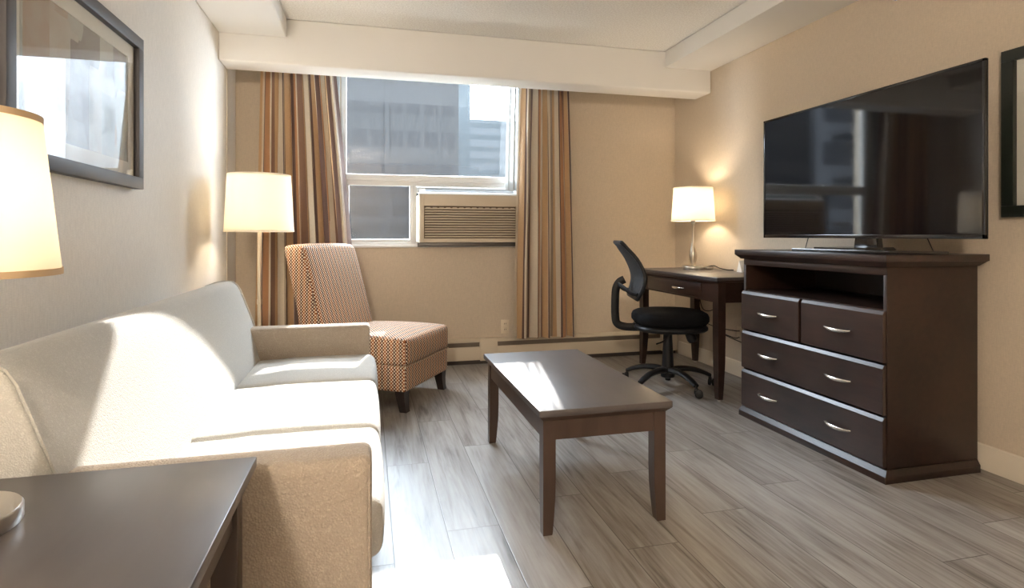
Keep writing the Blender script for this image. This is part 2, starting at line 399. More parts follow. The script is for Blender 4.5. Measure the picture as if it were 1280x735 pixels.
def thing(name, label, cat, loc, rz=0, group=None, local=False):
    o = bpy.data.objects.new(name, None); COL.objects.link(o); o.location = loc; o.rotation_euler = (0, 0, rz)
    o.empty_display_size = .1
    o['label'] = label; o['category'] = cat
    if group: o['group'] = group
    if local: o['_local'] = 1
    return o
def tag(o, label, cat, group=None):
    o['label'] = label; o['category'] = cat
    if group: o['group'] = group
    return o
def struct(name, bm, mat, parent=None, **k):
    o = finish(name, bm, mat, parent, **k)
    if parent is None: o['kind'] = 'structure'
    return o
def bx(name, parent, mat, *a, **k):
    b = B(); box(b, *a, **k); return finish(name, b, mat, parent)

# ------------------------------------------------------------------ room constants
XL, XR, YB, YF, YB2 = -.951, 2.687, 4.659, 4.097, 4.325
ZC = 2.505; YN = -2.6
ZS = 2.376; ZBB = 2.198
WX0, WX1, WZ0, WZ1 = -.205, 1.27, .972, 2.42
b = B(); box(b, XL-.15, XR+.15, YN-.15, YB+.15, -.12, 0); struct('floor', b, FLOOR)
b = B(); box(b, XL-.15, XR+.15, YN-.15, YB+.15, ZC, ZC+.15); struct('ceiling', b, POP)
b = B(); box(b, XL-.15, XL, YN, YB2, 0, ZC); box(b, XL-.15, XL-.012, YB2, YB, 0, ZC); struct('wall_left', b, WP_LIT)
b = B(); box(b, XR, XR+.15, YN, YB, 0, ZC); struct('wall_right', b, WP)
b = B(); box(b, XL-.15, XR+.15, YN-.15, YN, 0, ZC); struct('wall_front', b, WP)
b = B()
box(b, XL-.15, XR+.15, YB, YB+.15, 0, WZ0); box(b, XL-.15, WX0, YB, YB+.15, WZ0, WZ1)
box(b, WX1, XR+.15, YB, YB+.15, WZ0, WZ1); box(b, XL-.15, XR+.15, YB, YB+.15, WZ1, ZC)
struct('wall_back', b, WP)
# beam across the window and two soffits
b = B(); box(b, XL, XR, YF, YB2, ZBB, ZC, bev=.012, seg=3); struct('trim_1', b, CEIL)
b = B(); box(b, XL, -.53, YN, YF, ZS, ZC, bev=.012, seg=3); struct('trim_2', b, CEIL)
b = B(); box(b, 2.275, XR, YN, YF, ZS, ZC, bev=.005); struct('trim_3', b, CEIL)
# baseboards
b = B(); prism(b, [(XR, 0), (XR-.014, 0), (XR-.014, .085), (XR-.009, .098), (XR-.008, .106), (XR, .112)], 'y', YN, YB-.075); struct('baseboard_right', b, TRIM)
b = B(); prism(b, [(XL, 0), (XL+.014, 0), (XL+.014, .085), (XL+.009, .098), (XL+.008, .106), (XL, .112)], 'y', YN, YB2); struct('baseboard_left', b, TRIM)
# slim bead where the left wall steps back
b = B(); tube(b, [(XL+.001, YB2, .0), (XL+.001, YB2, ZBB)], .004, 8); struct('trim_4', b, TRIM)

# window
b = B()
FY0, FY1 = YB+.0, YB+.05
box(b, WX0, WX0+.04, FY0, FY1, WZ0, WZ1, bev=.004)
box(b, WX1-.04, WX1, FY0, FY1, WZ0, WZ1, bev=.004)
box(b, WX0, WX1, FY0, FY1, WZ1-.04, WZ1, bev=.004)
box(b, WX0, WX1, FY0, FY1, WZ0, WZ0+.03, bev=.004)
win = struct('window_1', b, WHITE)
b = B(); box(b, WX0+.03, WX1-.03, FY0-.008, FY0+.026, 1.444, 1.534, bev=.006)
box(b, WX0+.03, WX1-.03, FY0-.014, FY0, 1.480, 1.496, bev=.004); struct('window_rail', b, WHITE, win)
b = B(); box(b, .322, .376, FY0-.008, FY1-.006, WZ0+.02, 1.45, bev=.006)
box(b, .338, .352, FY0-.016, FY0, WZ0+.02, 1.45, bev=.003); struct('window_mullion', b, WHITE, win)
b = B(); box(b, WX0+.035, WX0+.06, FY0+.006, FY1-.01, WZ0+.025, 1.45, bev=.004); box(b, WX0+.035, .33, FY0+.006, FY1-.01, WZ0+.025, WZ0+.048, bev=.004); struct('sash_frame', b, WHITE, win)
b = B(); box(b, WX0-.02, WX1+.02, YB-.022, YB+.03, WZ0-.018, WZ0+.004, bev=.005); struct('window_sill', b, WHITE, win)
b = B(); box(b, WX0+.03, WX1-.03, FY0+.030, FY0+.034, 1.53, WZ1-.03); struct('pane', b, GLASS, win)
b = B(); box(b, WX0+.05, .325, FY0+.030, FY0+.034, WZ0+.04, 1.45); struct('pane', b, GLASS, win)
b = B(); box(b, .37, WX1-.03, FY0+.028, FY1-.005, 1.395, 1.447); box(b, 1.22, WX1-.03, FY0+.028, FY1-.005, WZ0+.02, 1.40); struct('filler_panel', b, WHITE, win)

# ------------------------------------------------------------------ air conditioner
ac = thing('air_conditioner', 'beige window air conditioner with slatted grille set in the lower right of the window', 'air conditioner', (.80, YB-.03, WZ0+.03))
AX0, AX1, AZ0, AZ1, AY = .392, 1.215, WZ0+.022, 1.392, YB-.105
b = B()
gx0, gx1, gz0, gz1 = .430, 1.178, 1.028, 1.282
box(b, AX0, gx0, AY, YB+.3, AZ0, AZ1-.015, bev=.004); box(b, gx1, AX1, AY, YB+.3, AZ0, AZ1-.015, bev=.004)
box(b, gx0-.01, gx1+.01, AY, YB+.3, gz1, AZ1-.015, bev=.004); box(b, gx0-.01, gx1+.01, AY, YB+.3, AZ0, gz0, bev=.004)
finish('housing', b, AC, ac)
b = B(); box(b, gx0-.005, gx1+.005, AY+.022, AY+.04, gz0-.005, gz1+.005); finish('grille_back', b, ACD, ac)
g = B()
for k in range(12):
    z = gz0+.011+k*(gz1-gz0-.03)/11
    M = Matrix.Translation((0, AY+.012, z))@Matrix.Rotation(-.35, 4, 'X')
    box(g, gx0+.004, gx1-.004, -.008, .008, -.0042, .0042, bev=.0015, M=M)
finish('grille', g, AC, ac)
g = B()
for i in range(14):
    x = gx0+.03+i*(gx1-gx0-.06)/13
    box(g, x-.018, x+.018, AY+.004, AY+.012, gz1-.014, gz1-.007, bev=.002)
finish('vent_tabs', g, AC, ac)
b = B()
for (a0, a1, c0, c1) in ((gx0-.004, gx1+.004, gz1-.001, gz1+.003), (gx0-.004, gx1+.004, gz0-.003, gz0+.001), (gx0-.004, gx0, gz0, gz1), (gx1, gx1+.004, gz0, gz1)):
    box(b, a0, a1, AY-.001, AY+.006, c0, c1)
finish('grille_outline', b, ACD, ac)
# sloping top with a light rim and control recess
b = B(); prism(b, [(AY+.0, AZ1-.018), (AY, AZ1-.008), (AY+.022, AZ1-.002), (YB-.015, 1.436), (YB+.04, 1.436), (YB+.04, AZ1-.018)], 'x', AX0, AX1, bev=.004, seg=2)
tp = finish('top_cover', b, WHITE, ac)
b = B(); q0 = Vector((AY+.036, AZ1-.002+(.014)*.676)); q1 = Vector((YB-.027, 1.436-.012*.676)); nn = Vector((-.56, .83))
prism(b, [tuple(q0-nn*.002), tuple(q0+nn*.0025), tuple(q1+nn*.0025), tuple(q1-nn*.002)], 'x', AX0+.05, AX1-.05)
finish('control_recess', b, simple('recess_grey', (.22, .235, .245), .4), tp)
b = B(); box(b, AX0-.01, AX1+.01, YB-.075, YB-.022, WZ0-.012, AZ0, bev=.003); finish('support_rail', b, simple('dark_rail', (.12, .11, .10), .4, .5), ac)

# ------------------------------------------------------------------ baseboard heater
h = thing('baseboard_heater', 'long low beige electric baseboard heater along the window wall', 'heater', (.9, YB-.04, 0))
HY = YB-.068
def hpanel(x0, x1):
    b = B(); prism(b, [(HY, .035), (HY-.002, .13), (HY+.006, .142), (HY+.012, .142), (HY+.012, .035)], 'x', x0, x1); return b
for x0, x1 in ((XL+.02, .885), (1.03, 2.52)):
    finish('front_panel', hpanel(x0, x1), HEAT, h)
    b = B(); prism(b, [(YB-.001, .165), (YB-.001, .205), (HY+.02, .198), (HY+.006, .186), (HY+.006, .178), (HY+.024, .186), (YB-.01, .19)], 'x', x0, x1); finish('top_lip', b, HEAT, h)
    b = B(); box(b, x0, x1, YB-.035, YB-.001, .03, .19); finish('heating_element', b, simple('heater_fins', (.20, .16, .12), .6), h)
b = B(); prism(b, [(HY-.004, .028), (HY-.006, .15), (HY+.004, .190), (HY+.016, .204), (YB-.001, .208), (YB-.001, .028)], 'x', .885, 1.03, bev=.002, seg=1); finish('joint_cover', b, HEAT, h)
b = B(); prism(b, [(HY-.004, .028), (HY-.006, .15), (HY+.004, .190), (HY+.016, .204), (YB-.001, .208), (YB-.001, .028)], 'x', 2.52, 2.67, bev=.002, seg=1); finish('end_cap', b, HEAT, h)
b = B(); box(b, XL+.02, 2.66, YB-.05, YB-.001, 0, .03); finish('gap_shade_strip', b, DARKGAP, h)  # dark strip standing in for the shade in the gap under the heater

# ------------------------------------------------------------------ outlets
def outlet(loc, axis, label):
    o = thing('electrical_outlet', label, 'outlet', loc)
    x, y, z = loc
    def bb(du0, du1, dn0, dn1, z0, z1, bev=0):
        b = B()
        if axis == 'y': box(b, x+du0, x+du1, y-dn1, y-dn0, z+z0, z+z1, bev=bev)
        else: box(b, x-dn1, x-dn0, y+du0, y+du1, z+z0, z+z1, bev=bev)
        return b
    finish('cover_plate', bb(-.036, .036, 0, .006, -.058, .058, .003), PLATE, o)
    for s in (-.024, .024):
        r = finish('receptacle', bb(-.016, .016, .004, .0085, s-.015, s+.015, .004), PLATE, o)
        b = bb(-.008, -.005, .008, .009, s-.006, s+.006)
        if axis == 'y': box(b, x+.005, x+.008, y-.009, y-.008, z+s-.005, z+s+.005)
        else: box(b, x-.009, x-.008, y+.005, y+.008, z+s-.005, z+s+.005)
        finish('slots', b, DARKGAP, r)
    return o
outlet((1.108, YB, .29), 'y', 'ivory wall outlet beside the hem of the right striped curtain, above the heater')
outlet((XR, 3.725, .315), 'x', 'ivory wall outlet with cables plugged in, under the writing desk')

# ------------------------------------------------------------------ curtains
def curtain(name, label, x0t, x1t, x0b, x1b, yc, ztop, zbot, folds, amp, width, mat, u0=0, group=None, ytop=None, seedv=1, gather=0):
    rnd = random.Random(seedv)
    t = thing(name, label, 'curtain', ((x0b+x1b)/2, yc, zbot), group=group)
    ph = [rnd.uniform(-.5, .5) for _ in range(folds+3)]; am = [rnd.uniform(.6, 1.15) for _ in range(folds+3)]
    nu, nv = folds*14, 26
    b = B(); uvs = {}; grid = []
    for j in range(nv+1):
        v = j/nv; z = zbot+(ztop-zbot)*v; row = []
        e = v**1.3
        x0 = x0b+(x0t-x0b)*e; x1 = x1b+(x1t-x1b)*e
        for i in range(nu+1):
            s = i/nu; k = s*folds; ki = int(k); fr = k-ki
            a = am[ki]*(1-fr)+am[min(ki+1, folds+2)]*fr; p = ph[ki]*(1-fr)+ph[min(ki+1, folds+2)]*fr
            w = math.sin(2*PI*k+p+.5*math.sin(3*v+ki))
            w = math.copysign(abs(w)**.8, w)
            A = amp*a*(.75+.35*(1-v))
            x = x0+(x1-x0)*(s+.22/folds*math.sin(4*PI*k+p*2)*a)
            vt = b.verts.new((x, yc+A*w, z+(.004*math.sin(9*s*folds) if j == 0 else 0)))
            uvs[vt] = (u0+s*width, z); row.append(vt)
        grid.append(row)
    uvl = b.loops.layers.uv.new('UVMap')
    for j in range(nv):
        for i in range(nu):
            f = b.faces.new([grid[j][i], grid[j][i+1], grid[j+1][i+1], grid[j+1][i]])
            for lp in f.loops: lp[uvl].uv = uvs[lp.vert]
    o = finish('fabric_panel', b, mat, t, sharp=180, recalc=False)
    return t, o
cl, o = curtain('striped_curtain', 'long orange, brown and cream striped curtain left of the window, behind the floor lamp', -.75, -.27, -.79, -.10, 4.495, 2.47, .215, 6, .046, 1.5, CUR, u0=.12, group='striped window curtains', seedv=4)
b = B(); box(b, -.88, -.2, 4.47, 4.52, 2.465, ZC-.001); finish('curtain_track', b, WHITE, cl)
cr, o = curtain('striped_curtain', 'long orange, brown and cream striped curtain right of the window, ending above the heater', 1.20, 1.61, 1.15, 1.665, 4.495, 2.47, .215, 5, .042, 1.25, CUR, u0=.30, group='striped window curtains', seedv=9)
b = B(); box(b, 1.15, 1.75, 4.47, 4.52, 2.465, ZC-.001); finish('curtain_track', b, WHITE, cr)
s1, o = curtain('sheer_curtain', 'narrow white sheer curtain gathered against the left striped curtain', -.31, -.215, -.30, -.212, 4.60, 2.47, 1.40, 4, .010, .4, SHEER, seedv=2)
b = B(); box(b, -.4, -.15, 4.59, 4.61, 2.465, ZC-.001); finish('curtain_track', b, WHITE, s1)
s2, o = curtain('sheer_curtain', 'short white sheer curtain drawn aside behind the right striped curtain', 1.13, 1.62, 1.10, 1.665, 4.58, 2.47, 1.42, 7, .016, .9, SHEER, seedv=3)
b = B(); box(b, 1.08, 1.72, 4.57, 4.59, 2.465, ZC-.001); finish('curtain_track', b, WHITE, s2)

# ------------------------------------------------------------------ sofa
SY0, SY1 = 1.275, 3.285; SAY0, SAY1 = 1.395, 3.160
sofa = thing('sofa', 'oatmeal woven three-seat sofa standing along the left wall, partly sunlit', 'sofa', (-.47, 2.28, 0))
prof = [(-.525, .27), (-.535, .40), (-.563, .50), (-.596, .60), (-.632, .70), (-.655, .762), (-.672, .790), (-.694, .806), (-.72, .810),
        (-.77, .802), (-.815, .785), (-.84, .76), (-.86, .70), (-.88, .5), (-.89, .3), (-.89, .09), (-.55, .09), (-.52, .15)]
b = B(); prism(b, prof, 'y', SY0+.004, SY1-.004, bev=.016, seg=4)
# subtle settle of the upholstery along the length
bk = finish('backrest', b, SOFA, sofa, sharp=50)
b = B()
for y in (SY0+.017, SY1-.017):
    b = B(); tube(b, [(x+ (0.003 if x > -.7 else -.003), y, z+.002) for x, z in prof[:15]], .0035, 6)
    finish('back_piping', b, SOFA, bk)
def armfn(w, n):
    w = w.copy(); w.z += .004*(1-n.y*n.y)*(1 if n.z > .5 else 0); return w
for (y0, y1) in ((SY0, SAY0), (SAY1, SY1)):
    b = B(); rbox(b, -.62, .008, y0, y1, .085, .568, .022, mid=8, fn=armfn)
    a = finish('armrest', b, SOFA_SHADED, sofa, sharp=60)
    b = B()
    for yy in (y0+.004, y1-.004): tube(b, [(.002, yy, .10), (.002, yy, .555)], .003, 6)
    finish('arm_piping', b, SOFA_SHADED, a)
ys = [SAY0+.003, 1.965, 2.600, SAY1-.003]
for i in range(3):
    def cf(w, n):
        w = w.copy()
        e = (1-n.x**2)*(1-n.y**2)
        if n.z > 0: w.z += .016*max(0, e)**.6 - .004*(n.x < -.5)
        if n.x > .5: w.x += .012*max(0, (1-n.z**2)*(1-n.y**4))
        return w
    b = B(); rbox(b, -.555, .032, ys[i]+.001, ys[i+1]-.001, .272, .418, .032, mid=10, fn=cf)
    finish('seat_cushion', b, SOFA, sofa, sharp=60)
b = B(); rbox(b, -.55, .0, SAY0-.002, SAY1+.002, .09, .275, .015, mid=4); finish('front_rail', b, SOFA, sofa)
for x in (-.80, -.06):
    for y in (SY0+.06, SY1-.06):
        b = B(); lathe(b, [(.018, 0), (.026, .09)], (x, y, 0), 16); finish('leg', b, LEGB, sofa)

# ------------------------------------------------------------------ armless chair
ac_ang = math.atan2(-.52, .85)       # facing direction
chair = thing('slipper_chair', 'armless accent chair in cream, orange and brown dotted upholstery by the window', 'armchair', (.075, 3.86, 0), ac_ang, local=True)
# local frame: +x forward, y to the left ; width .64, depth ~.72
def back_fn(w, n):
    w = w.copy(); k = (w.z-.30)/.68
    w.x -= .175*max(0, k)**1.1
    w.y *= 1-.05*max(0, k)
    if n.x > .3: w.x += .018*max(0, (1-n.y**2))*(1-abs(n.z)**2)
    if n.z > .5: w.z += .012*(1-n.y**2)
    return w
b = B(); rbox(b, -.36, -.20, -.312, .312, .135, .985, .035, mid=10, fn=back_fn); bko = finish('backrest', b, CHAIRM, chair, sharp=60, uv=True)
def seat_fn(w, n):
    w = w.copy()
    if n.z > 0: w.z += .030*max(0, (1-n.x**2))*max(0, (1-n.y**2))**.7
    if n.x > .4: w.x += .012*max(0, 1-n.y**2)*max(0, 1-n.z**2)
    return w
b = B(); rbox(b, -.24, .355, -.312, .312, .272, .438, .032, mid=10, fn=seat_fn); finish('seat_cushion', b, CHAIRM, chair, sharp=60, uv=True)
b = B(); rbox(b, -.34, .348, -.310, .310, .122, .278, .02, mid=6); finish('seat_base', b, CHAIRM, chair, sharp=60, uv=True)
b = B(); tube(b, [(.350, -.308, .276), (.350, .308, .276)], .0035, 6); tube(b, [(.35, -.309, .276), (-.2, -.309, .276)], .0035, 6); finish('welt', b, CHAIRM, chair, uv=True)
for sx, sy in ((1, 1), (1, -1), (-1, 1), (-1, -1)):
    b = B()
    x0, y0 = (.305 if sx > 0 else -.30), .268*sy
    prof = [(0, .030, 0.0), (.03, .031, 0), (.075, .036, 0), (.128, .043, 0)]
    ringv = []
    for z, hw, _ in prof:
        sh = .018*sx*(1-z/.128)**2
        ringv.append([b.verts.new((x0+sh+dx*hw*.75, y0+dy*hw*.75, z)) for dx, dy in ((-1, -1), (1, -1), (1, 1), (-1, 1))])
    for A, C in zip(ringv, ringv[1:]):
        for i in range(4): b.faces.new([A[i], A[(i+1) % 4], C[(i+1) % 4], C[i]])
    b.faces.new(ringv[0][::-1]); b.faces.new(ringv[-1])
    finish('leg', b, LEGB, chair)

# ------------------------------------------------------------------ table lamps and floor lamp
def add_light(parent, loc, energy, col, r=.035):
    ld = bpy.data.lights.new('bulb_light', 'POINT'); ld.energy = energy; ld.color = col; ld.shadow_soft_size = r
    lo = bpy.data.objects.new('bulb_light', ld); COL.objects.link(lo); lo.parent = parent; lo.location = loc; return lo
WARM = (1., .83, .63)
def shade_part(t, x, y, z0, z1, r0, r1, trim=None):
    b = B(); th = .003
    lathe(b, [(r0, z0), (r1, z1), (r1-th, z1), (r0-th, z0), (r0, z0)], (x, y, 0), 64, cap=False)
    s = finish('lamp_shade', b, SHADE, t, recalc=True)
    for rr, zz in ((r0, z0+.004), (r1, z1-.004)):
        b = B(); lathe(b, [(rr+.0012, zz-.005), (rr+.0012, zz+.005), (rr-.004, zz+.005), (rr-.004, zz-.005), (rr+.0012, zz-.005)], (x, y, 0), 64, cap=False)
        finish('shade_trim', b, trim or SHADE, s)
    b = B()
    zt = z1-.02
    for k in range(3):
        a = k*2*PI/3+.3; tube(b, [(x, y, zt-.01), (x+(r1-.003)*math.cos(a), y+(r1-.003)*math.sin(a), zt+.008)], .002, 6)
    lathe(b, [(.008, zt-.02), (.008, zt+.03), (.004, zt+.04)], (x, y, 0), 12)
    finish('shade_spider', b, CHROME, s)
    return s
def table_lamp(x, y, z, label, rb, s0, s1, r0, r1):
    t = thing('table_lamp', label, 'lamp', (x, y, z), group='brushed metal table lamps')
    b = B(); lathe(b, [(rb-.002, 0), (rb, .003), (rb, .021), (rb-.003, .025), (.03, .027), (.018, .030)], (x, y, z), 48); finish('lamp_base', b, BASEM, t)
    b = B(); lathe(b, [(.012, .028), (.017, .04), (.026, .065), (.031, .095), (.030, .12), (.023, .155), (.014, .19), (.0095, .225), (.0085, .27), (.010, .34), (.012, .345), (.012, .36)], (x, y, z), 32)
    finish('lamp_body', b, LAMPM, t)
    b = B(); lathe(b, [(.012, .355), (.018, .37), (.018, .41), (.012, .415)], (x, y, z), 16); sk = finish('bulb_socket', b, BASEM, t)
    b = B(); lathe(b, [(.012, .41), (.02, .43), (.03, .46), (.028, .485), (.015, .505), (.003, .51)], (x, y, z), 16); bl = finish('light_bulb', b, BULB, t)
    bl.visible_shadow = True
    shade_part(t, x, y, z+s0, z+s1, r0, r1, SHTRIM if rb > .083 else None)
    return t
dl = table_lamp(2.475, 4.02, .785, 'small brushed metal lamp with white shade standing on the writing desk', .080, .378, .64, .166, .148)
b = B(); tube(b, smooth_path([(2.475+.079, 4.02, .795), (2.58, 3.99, .803), (2.60, 3.93, .815), (2.61, 3.87, .800), (2.63, 3.80, .79), (2.67, 3.78, .789)]), .004, 8); finish('power_cord', b, BLK, dl)
b = B(); box(b, 2.535, 2.60, 3.93, 3.965, .785, .806, bev=.004); finish('cord_switch', b, BASEM, dl)
nl = table_lamp(-.60, 1.02, .612, 'large near lamp with cream shade on the dark end table, cut by the left edge', .086, .378, .622, .133, .108)
b = B()
rr = [(0, -.066, .015), (.014, -.055, .012)]
box(b, -.598, -.570, .952, .964, .6365, .639, bev=.001); finish('base_emblem', b, DARKGAP, nl)
fx, fy = -.66, 3.86
fl = thing('floor_lamp', 'slim floor lamp with white drum shade behind the far end of the sofa', 'lamp', (fx, fy, 0))
b = B(); lathe(b, [(.13, 0), (.132, .004), (.132, .018), (.12, .026), (.03, .032), (.012, .045)], (fx, fy, 0), 48); finish('lamp_base', b, BASEM, fl)
b = B(); lathe(b, [(.0125, .04), (.0125, 1.10)], (fx, fy, 0), 20); lathe(b, [(.016, .62), (.016, .65)], (fx, fy, 0), 20); finish('pole', b, POLEM, fl)
b = B(); lathe(b, [(.016, 1.10), (.018, 1.15), (.012, 1.16)], (fx, fy, 0), 16); finish('bulb_socket', b, BASEM, fl)
b = B(); lathe(b, [(.012, 1.155), (.02, 1.175), (.03, 1.205), (.028, 1.23), (.015, 1.25), (.003, 1.255)], (fx, fy, 0), 16); finish('light_bulb', b, BULB, fl)
shade_part(fl, fx, fy, 1.073, 1.428, .203, .184)
BLB = bpy.data.materials['frosted_bulb'].node_tree.nodes['Principled BSDF']
BLB.inputs['Emission Color'].default_value = (1, .8, .5, 1); BLB.inputs['Emission Strength'].default_value = 3
def lampbulb(x, y, z, e):
    ld = bpy.data.lights.new('bulb_light', 'POINT'); ld.energy = e; ld.color = WARM; ld.shadow_soft_size = .045
    lo = bpy.data.objects.new('bulb_light', ld); COL.objects.link(lo); lo.location = (x, y, z); return lo

# ------------------------------------------------------------------ coffee table
ct = thing('coffee_table', 'rectangular dark brown wooden coffee table with square legs in the middle of the floor', 'coffee table', (.83, 2.39, 0))
cx0, cx1, cy0, cy1, cz = .573, 1.083, 1.893, 2.885, .443
b = B(); box(b, cx0, cx1, cy0, cy1, cz-.024, cz, bev=.003)
finish('tabletop', b, TOPW, ct)
b = B()
def frus(b, x0, x1, y0, y1, z0, z1, d):
    A = [b.verts.new(p) for p in ((x0+d, y0+d, z0), (x1-d, y0+d, z0), (x1-d, y1-d, z0), (x0+d, y1-d, z0))]
    C = [b.verts.new(p) for p in ((x0, y0, z1), (x1, y0, z1), (x1, y1, z1), (x0, y1, z1))]
    b.faces.new(A[::-1]); b.faces.new(C)
    for i in range(4): b.faces.new([A[i], A[(i+1) % 4], C[(i+1) % 4], C[i]])
frus(b, cx0+.002, cx1-.002, cy0+.002, cy1-.002, cz-.042, cz-.024, .018); finish('top_moulding', b, TBLW, ct)
lw = .046; li = .019
for sx in (0, 1):
    for sy in (0, 1):
        x0 = cx0+li if not sx else cx1-li-lw; y0 = cy0+li if not sy else cy1-li-lw
        b = B(); rv = []
        for z, t_ in ((0, .72), (.008, .76), (.06, .86), (.13, .97), (.2, 1.), (cz-.041, 1.)):
            w = lw*t_
            # taper on the inner faces only
            X0 = x0 if not sx else x0+lw-w; Y0 = y0 if not sy else y0+lw-w
            rv.append([b.verts.new(p) for p in ((X0, Y0, z), (X0+w, Y0, z), (X0+w, Y0+w, z), (X0, Y0+w, z))])
        for A, C in zip(rv, rv[1:]):
            for i in range(4): b.faces.new([A[i], A[(i+1) % 4], C[(i+1) % 4], C[i]])
        b.faces.new(rv[0][::-1]); b.faces.new(rv[-1]); finish('leg', b, TBLW, ct, sharp=20)
az0, az1 = cz-.112, cz-.041
q = li+.007
for a in ((cx0+li+lw, cx1-li-lw, cy0+q, cy0+q+.02), (cx0+li+lw, cx1-li-lw, cy1-q-.02, cy1-q), (cx0+q, cx0+q+.02, cy0+li+lw, cy1-li-lw), (cx1-q-.02, cx1-q, cy0+li+lw, cy1-li-lw)):
    bx('apron', ct, TBLW, *a, az0, az1)

# ------------------------------------------------------------------ end table
et = thing('end_table', 'dark brown square end table in the near left corner, beside the sofa arm', 'side table', (-.53, .93, 0))
ex0, ex1, ey0, ey1, ez = -.865, -.2145, .60, 1.226, .612
b = B(); box(b, ex0, ex1, ey0, ey1, ez-.022, ez, bev=.0025); finish('tabletop', b, TOPW, et)
b = B(); frus(b, ex0+.002, ex1-.002, ey0+.002, ey1-.002, ez-.038, ez-.022, .018); finish('top_moulding', b, TBLW, et)
for x in (ex0+.022, ex1-.068):
    for y in (ey0+.022, ey1-.068): bx('leg', et, TBLW, x, x+.046, y, y+.046, 0, ez-.037, bev=.002)
for a in ((ex0+.06, ex1-.06, ey0+.03, ey0+.05), (ex0+.06, ex1-.06, ey1-.05, ey1-.03), (ex0+.03, ex0+.05, ey0+.06, ey1-.06), (ex1-.05, ex1-.03, ey0+.06, ey1-.06)):
    bx('apron', et, TBLW, *a, ez-.11, ez-.037)

# ------------------------------------------------------------------ handles
def pull(p, x, y, z, L_=.15, name='handle'):
    """bow handle along Y protruding toward -X"""
    b = B(); pts = []; rs = []
    for k in range(13):
        t = -1+2*k/12
        pts.append((x-.006-.020*(1-t*t)**.8, y+t*L_/2, z-.004*(1-t*t))); rs.append(.0028+.0042*(1-abs(t)**2))
    tube(b, pts, rs, 10, flat=1.25)
    for s in (-1, 1): lathe(b, [(.0045, 0), (.0035, .008)], seg=10, M=Matrix.Translation((x+.001, y+s*(L_/2-.008), z))@Matrix.Rotation(-PI/2, 4, 'Y'))
    return finish(name, b, CHROME, p)

# ------------------------------------------------------------------ dresser (media chest)
dr = thing('media_dresser', 'dark espresso media dresser with open shelf and four drawers against the right wall', 'dresser', (2.37, 2.445, 0))
DX0, DX1, DY0, DY1 = 2.138, 2.630, 1.968, 2.926
b = B()
box(b, DX0, DX1, DY0, DY0+.022, .04, .917, bev=.0015)   # near side
box(b, DX0, DX1, DY1-.022, DY1, .04, .917, bev=.0015)   # far side
box(b, DX0, DX1, DY0+.02, DY1-.02, .715, .733)           # shelf
box(b, DX0, DX1, DY0+.02, DY1-.02, .04, .06)
box(b, DX0+.02, DX0+.30, 2.452, 2.470, .5, .716)         # divider
box(b, DX0-.004, DX0+.02, DY0+.001, DY1-.001, .879, .917, bev=.002)  # top rail
box(b, DX0-.004, DX0+.01, DY0+.001, DY0+.02, .04, .88, bev=.0015); box(b, DX0-.004, DX0+.01, DY1-.02, DY1-.001, .04, .88, bev=.0015)
finish('carcass', b, ESP, dr)
b = B(); box(b, DX1-.014, DX1-.002, DY0+.02, DY1-.02, .06, .915); finish('back_panel', b, NOOK, dr)
b = B(); lathe(b, [(.028, 0), (.028, .002)], seg=24, M=Matrix.Translation((DX1-.0165, 2.20, .845))@Matrix.Rotation(PI/2, 4, 'Y')); finish('cable_hole', b, BLK, dr)
b = B(); lathe(b, [(.022, 0), (.022, .0015)], seg=24, M=Matrix.Translation((2.25, DY0+.0222, .835))@Matrix.Rotation(-PI/2, 4, 'X')); finish('cable_hole', b, BLK, dr)
b = B(); box(b, DX0-.043, DX1+.028, DY0-.032, DY1+.032, .937, .967, bev=.0025); finish('top', b, ESPH, dr)
b = B(); frus(b, DX0-.040, DX1+.02, DY0-.030, DY1+.030, .915, .937, .022); finish('cornice', b, ESP, dr)
# plinth with sloping upper edge
b = B()
box(b, DX0-.028, DX1+.0, DY0-.013, DY1+.013, 0, .030, bev=.001)
frus2 = [(DX0-.028, DX1, DY0-.013, DY1+.013), (DX0-.010, DX1-.005, DY0-.003, DY1+.003)]
A = [b.verts.new(p) for p in ((frus2[0][0], frus2[0][2], .030), (frus2[0][1], frus2[0][2], .030), (frus2[0][1], frus2[0][3], .030), (frus2[0][0], frus2[0][3], .030))]
C = [b.verts.new(p) for p in ((frus2[1][0], frus2[1][2], .055), (frus2[1][1], frus2[1][2], .055), (frus2[1][1], frus2[1][3], .055), (frus2[1][0], frus2[1][3], .055))]
b.faces.new(A[::-1]); b.faces.new(C)
for i in range(4): b.faces.new([A[i], A[(i+1) % 4], C[(i+1) % 4], C[i]])
finish('plinth', b, ESP, dr)
fx0 = DX0-.022
for (y0, y1, z0, z1, hy) in ((2.466, 2.924, .507, .727, (2.695,)), (1.973, 2.448, .507, .727, (2.215,)), (1.973, 2.924, .284, .497, (2.692, 2.211)), (1.973, 2.924, .060, .273, (2.692, 2.211))):
    b = B(); prism(b, [(fx0, z0+.004), (fx0, z1-.015), (fx0+.0095, z1), (fx0+.020, z1), (fx0+.020, z0), (fx0+.003, z0)], 'y', y0, y1, bev=.003, seg=2)
    box(b, fx0+.018, DX0+.30, y0+.02, y1-.02, z0+.01, z1-.02)
    d = finish('drawer', b, ESPH, dr, sharp=18)
    for yy in hy: pull(d, fx0, yy, (z0+z1)/2, .155)

